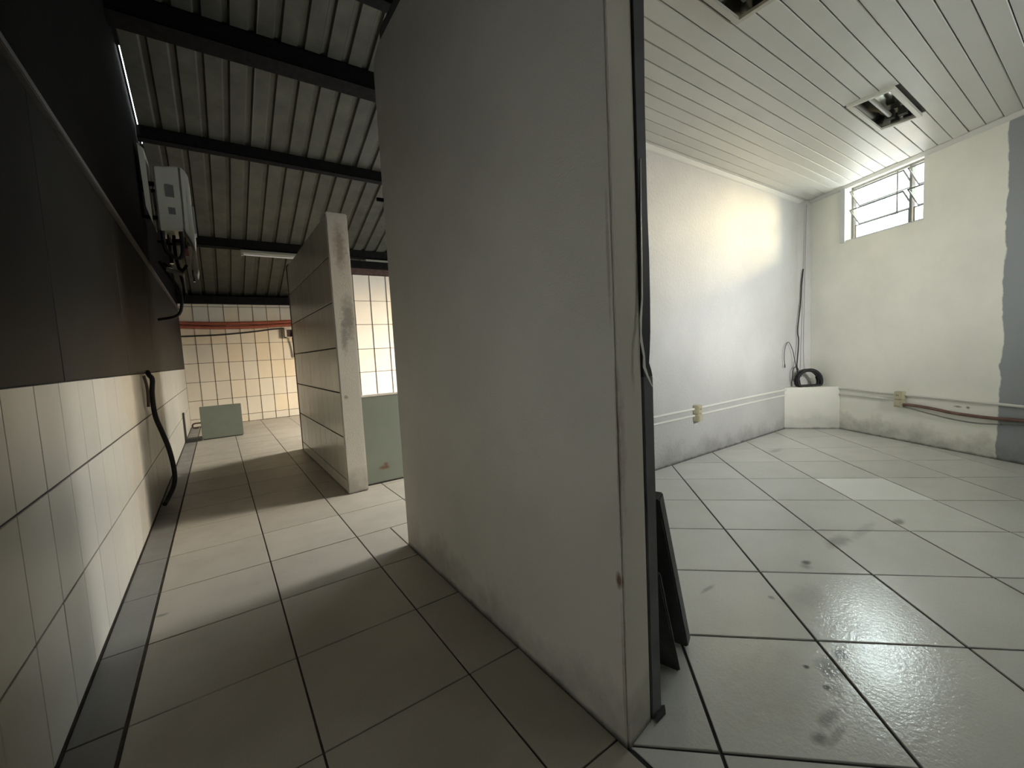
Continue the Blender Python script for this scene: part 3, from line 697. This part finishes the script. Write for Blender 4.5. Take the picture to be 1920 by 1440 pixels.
# ------------------------------------------------------------------ pipes and box on the far wall
def xtube(pts, r): return MB().tube(pts, r, 8, 5)
tag(obj('hose', xtube([(-0.42, 8.71, 1.715), (0.2, 8.70, 1.70), (0.8, 8.70, 1.715), (1.22, 8.70, 1.735), (1.8, 8.71, 1.74)], 0.030), M['orange_hose']), 'upper red-orange hose along the far tiled wall', 'hose', 'red hoses on the far wall')
tag(obj('hose', xtube([(-0.42, 8.70, 1.655), (0.1, 8.69, 1.635), (0.6, 8.69, 1.64), (1.22, 8.69, 1.675), (1.8, 8.70, 1.68)], 0.028), M['orange_hose']), 'lower red-orange hose along the far tiled wall', 'hose', 'red hoses on the far wall')
tag(obj('cable', xtube([(-0.42, 8.71, 1.50), (0.1, 8.71, 1.515), (0.6, 8.71, 1.56), (0.9, 8.71, 1.60), (1.07, 8.71, 1.61)], 0.013), M['black_rubber']), 'black cable rising under the red hoses to the box', 'cable')
jx = thing('junction_box', 'small open junction box with dark inside below the red hoses', 'box', (1.14, 8.72, 1.50))
m = MB()
for (a, b, c, d) in ((1.07, 1.10, 1.44, 1.60), (1.20, 1.22, 1.44, 1.60), (1.07, 1.22, 1.44, 1.455), (1.07, 1.22, 1.585, 1.60)): m.box((a, 8.66, c), (b, 8.75, d))
obj('case', m, M['cream'], jx); obj('inside', MB().box((1.10, 8.70, 1.455), (1.20, 8.75, 1.585)), M['dark_box'], jx)
obj('lead', MB().tube([(1.19, 8.68, 1.45), (1.20, 8.70, 1.30), (1.20, 8.72, 1.08)], 0.014, 7, 4), M['black_rubber'], jx)

# ------------------------------------------------------------------ hoses on the side wall
tag(obj('hose', MB().tube([(-0.410, 4.02, 0.985), (-0.40, 4.0, 0.958), (-0.385, 4.0, 0.923), (-0.396, 4.0, 0.816), (-0.392, 4.0, 0.66), (-0.363, 4.0, 0.529), (-0.335, 4.0, 0.393), (-0.322, 4.0, 0.23), (-0.335, 4.0, 0.13), (-0.375, 3.98, 0.045), (-0.392, 3.93, 0.02)], 0.0155, 10, 6), M['black_rubber']),
    'black rubber hose hanging from under the dark panels down to the floor', 'hose')
tag(obj('hose', MB().tube([(-0.411, 3.83, 0.955), (-0.405, 3.85, 0.90), (-0.404, 3.86, 0.83), (-0.409, 3.86, 0.74)], 0.009, 8, 6), simple('brown_hose', (0.14, 0.09, 0.07), 0.6)),
    'short thin brown hose end beside the long black hose', 'hose')

# ------------------------------------------------------------------ water heater on the upper wall
H = thing('water_heater', 'white gas water heater with labels and tangled pipes, high on the dark wall', 'water heater', (-0.30, 5.15, 1.95))
b = MB(); b.prism([(-0.31, 5.0, 2.245), (-0.124, 5.0, 2.262), (-0.119, 5.0, 2.835), (-0.309, 5.0, 2.810)], (0, 0.34, 0)); casing = obj('casing', b, M['white_metal'], H, bevel=0.012, seg=3)
b = MB(); b.prism([(-0.128, 4.998, 2.25), (-0.10, 5.0, 2.20), (-0.065, 5.0, 2.10), (-0.052, 5.0, 2.24), (-0.058, 5.0, 2.42), (-0.058, 5.0, 2.76), (-0.085, 5.0, 2.81), (-0.121, 4.998, 2.838)], (0, 0.34, 0)); front = obj('front_cover', b, M['white_metal'], H, bevel=0.008, seg=2)
b = MB(); b.prism([(-0.085, 5.02, 2.08), (-0.112, 5.02, 1.93), (-0.068, 5.02, 1.86), (-0.052, 5.02, 1.92), (-0.060, 5.02, 2.10)], (0, 0.30, 0)); obj('lower_apron', b, M['white_metal'], H, bevel=0.005)
b = MB(); b.prism([(-0.040, 5.06, 2.26), (-0.040, 5.06, 2.50), (-0.058, 5.06, 2.52), (-0.055, 5.06, 2.25)], (0, 0.16, 0)); obj('grip', b, M['grey_label'], front)
obj('sticker', MB().box((-0.235, 4.997, 2.548), (-0.175, 5.0, 2.655)), M['grey_label'], casing, label='dark label on the side')
obj('sticker', MB().box((-0.228, 4.997, 2.395), (-0.178, 5.0, 2.455)), M['grey_label'], casing, label='small dark label on the side')
obj('back_plate', MB().prism([(-0.396, 5.0, 2.98), (-0.356, 5.0, 2.94), (-0.349, 5.0, 2.30), (-0.384, 5.0, 2.44)], (0, 0.34, 0)), M['white_metal'], H)
for y, z in ((5.05, 2.35), (5.25, 2.65), (5.05, 2.65)): obj('bracket', MB().box((-0.424, y, z), (-0.30, y + 0.04, z + 0.03)), M['steel'], H)
pp = [([(-0.29, 5.05, 2.26), (-0.29, 5.02, 2.15), (-0.27, 5.0, 2.05), (-0.19, 5.0, 2.00), (-0.155, 5.0, 2.08), (-0.16, 5.04, 2.25)], 0.017, 'black_rubber'),
      ([(-0.25, 5.1, 2.26), (-0.25, 5.08, 2.10), (-0.25, 5.06, 1.96)], 0.016, 'chrome'),
      ([(-0.13, 5.1, 2.26), (-0.13, 5.06, 2.16), (-0.128, 5.05, 2.06)], 0.012, 'chrome'),
      ([(-0.22, 5.2, 2.26), (-0.22, 5.15, 2.05), (-0.20, 5.12, 1.9), (-0.18, 5.1, 1.75), (-0.20, 5.08, 1.62)], 0.014, 'steel'),
      ([(-0.33, 5.08, 2.16), (-0.27, 5.02, 2.13), (-0.21, 5.02, 2.13)], 0.012, 'steel'),
      ([(-0.31, 5.06, 1.96), (-0.25, 5.02, 1.90), (-0.19, 5.02, 1.88), (-0.14, 5.03, 1.95)], 0.013, 'steel'),
      ([(-0.18, 5.03, 1.92), (-0.175, 5.03, 1.80), (-0.172, 5.03, 1.70)], 0.011, 'chrome'),
      ([(-0.10, 5.08, 1.94), (-0.098, 5.06, 1.86), (-0.096, 5.05, 1.80)], 0.009, 'chrome'),
      ([(-0.34, 5.1, 1.98), (-0.27, 5.06, 1.83), (-0.21, 5.06, 1.70), (-0.24, 5.08, 1.5), (-0.40, 5.1, 1.45)], 0.014, 'black_rubber')]
for (pl, r, mk) in pp: obj('pipe', MB().tube(pl, r, 8, 5), M[mk], H, label={'chrome': 'chrome pipe', 'black_rubber': 'black rubber pipe'}.get(mk))
obj('valve', MB().box((-0.14, 5.01, 2.03), (-0.115, 5.05, 2.10)), M['red_valve'], H, bevel=0.004, label='faded red valve')
obj('union', MB().tube([(-0.29, 5.0, 1.90), (-0.17, 5.0, 1.86)], 0.022, 8, 1), M['chrome'], H)

# ------------------------------------------------------------------ batten lights below the purlin
def batten(x0, x1, label):
    z = 2.545
    t = thing('batten_light', label, 'batten light', ((x0 + x1) / 2, 7.13, z), 'unlit batten lights')
    obj('housing', MB().prism([(x0, 7.10, z + 0.055), (x0, 7.16, z + 0.055), (x0, 7.175, z + 0.02), (x0, 7.085, z + 0.02)], (x1 - x0, 0, 0)), M['white_metal'], t)
    obj('tube', MB().tube([(x0 + 0.03, 7.105, z - 0.008), (x1 - 0.03, 7.105, z - 0.008)], 0.016, 8, 1), M['tube_white'], t)
    for xx in (x0, x1 - 0.025): obj('lamp_holder', MB().box((xx, 7.09, z - 0.03), (xx + 0.025, 7.12, z + 0.022)), M['white_metal'], t)
    for xx in (x0 + 0.2, x1 - 0.2): obj('hanger', MB().box((xx, 7.115, z + 0.05), (xx + 0.02, 7.145, zr(7.13) - 0.10)), M['steel'], t)
batten(0.425, 1.67, 'unlit white batten light whose end hides behind the divider')
batten(2.15, 3.40, 'unlit white batten light over the stall, beside the middle wall')
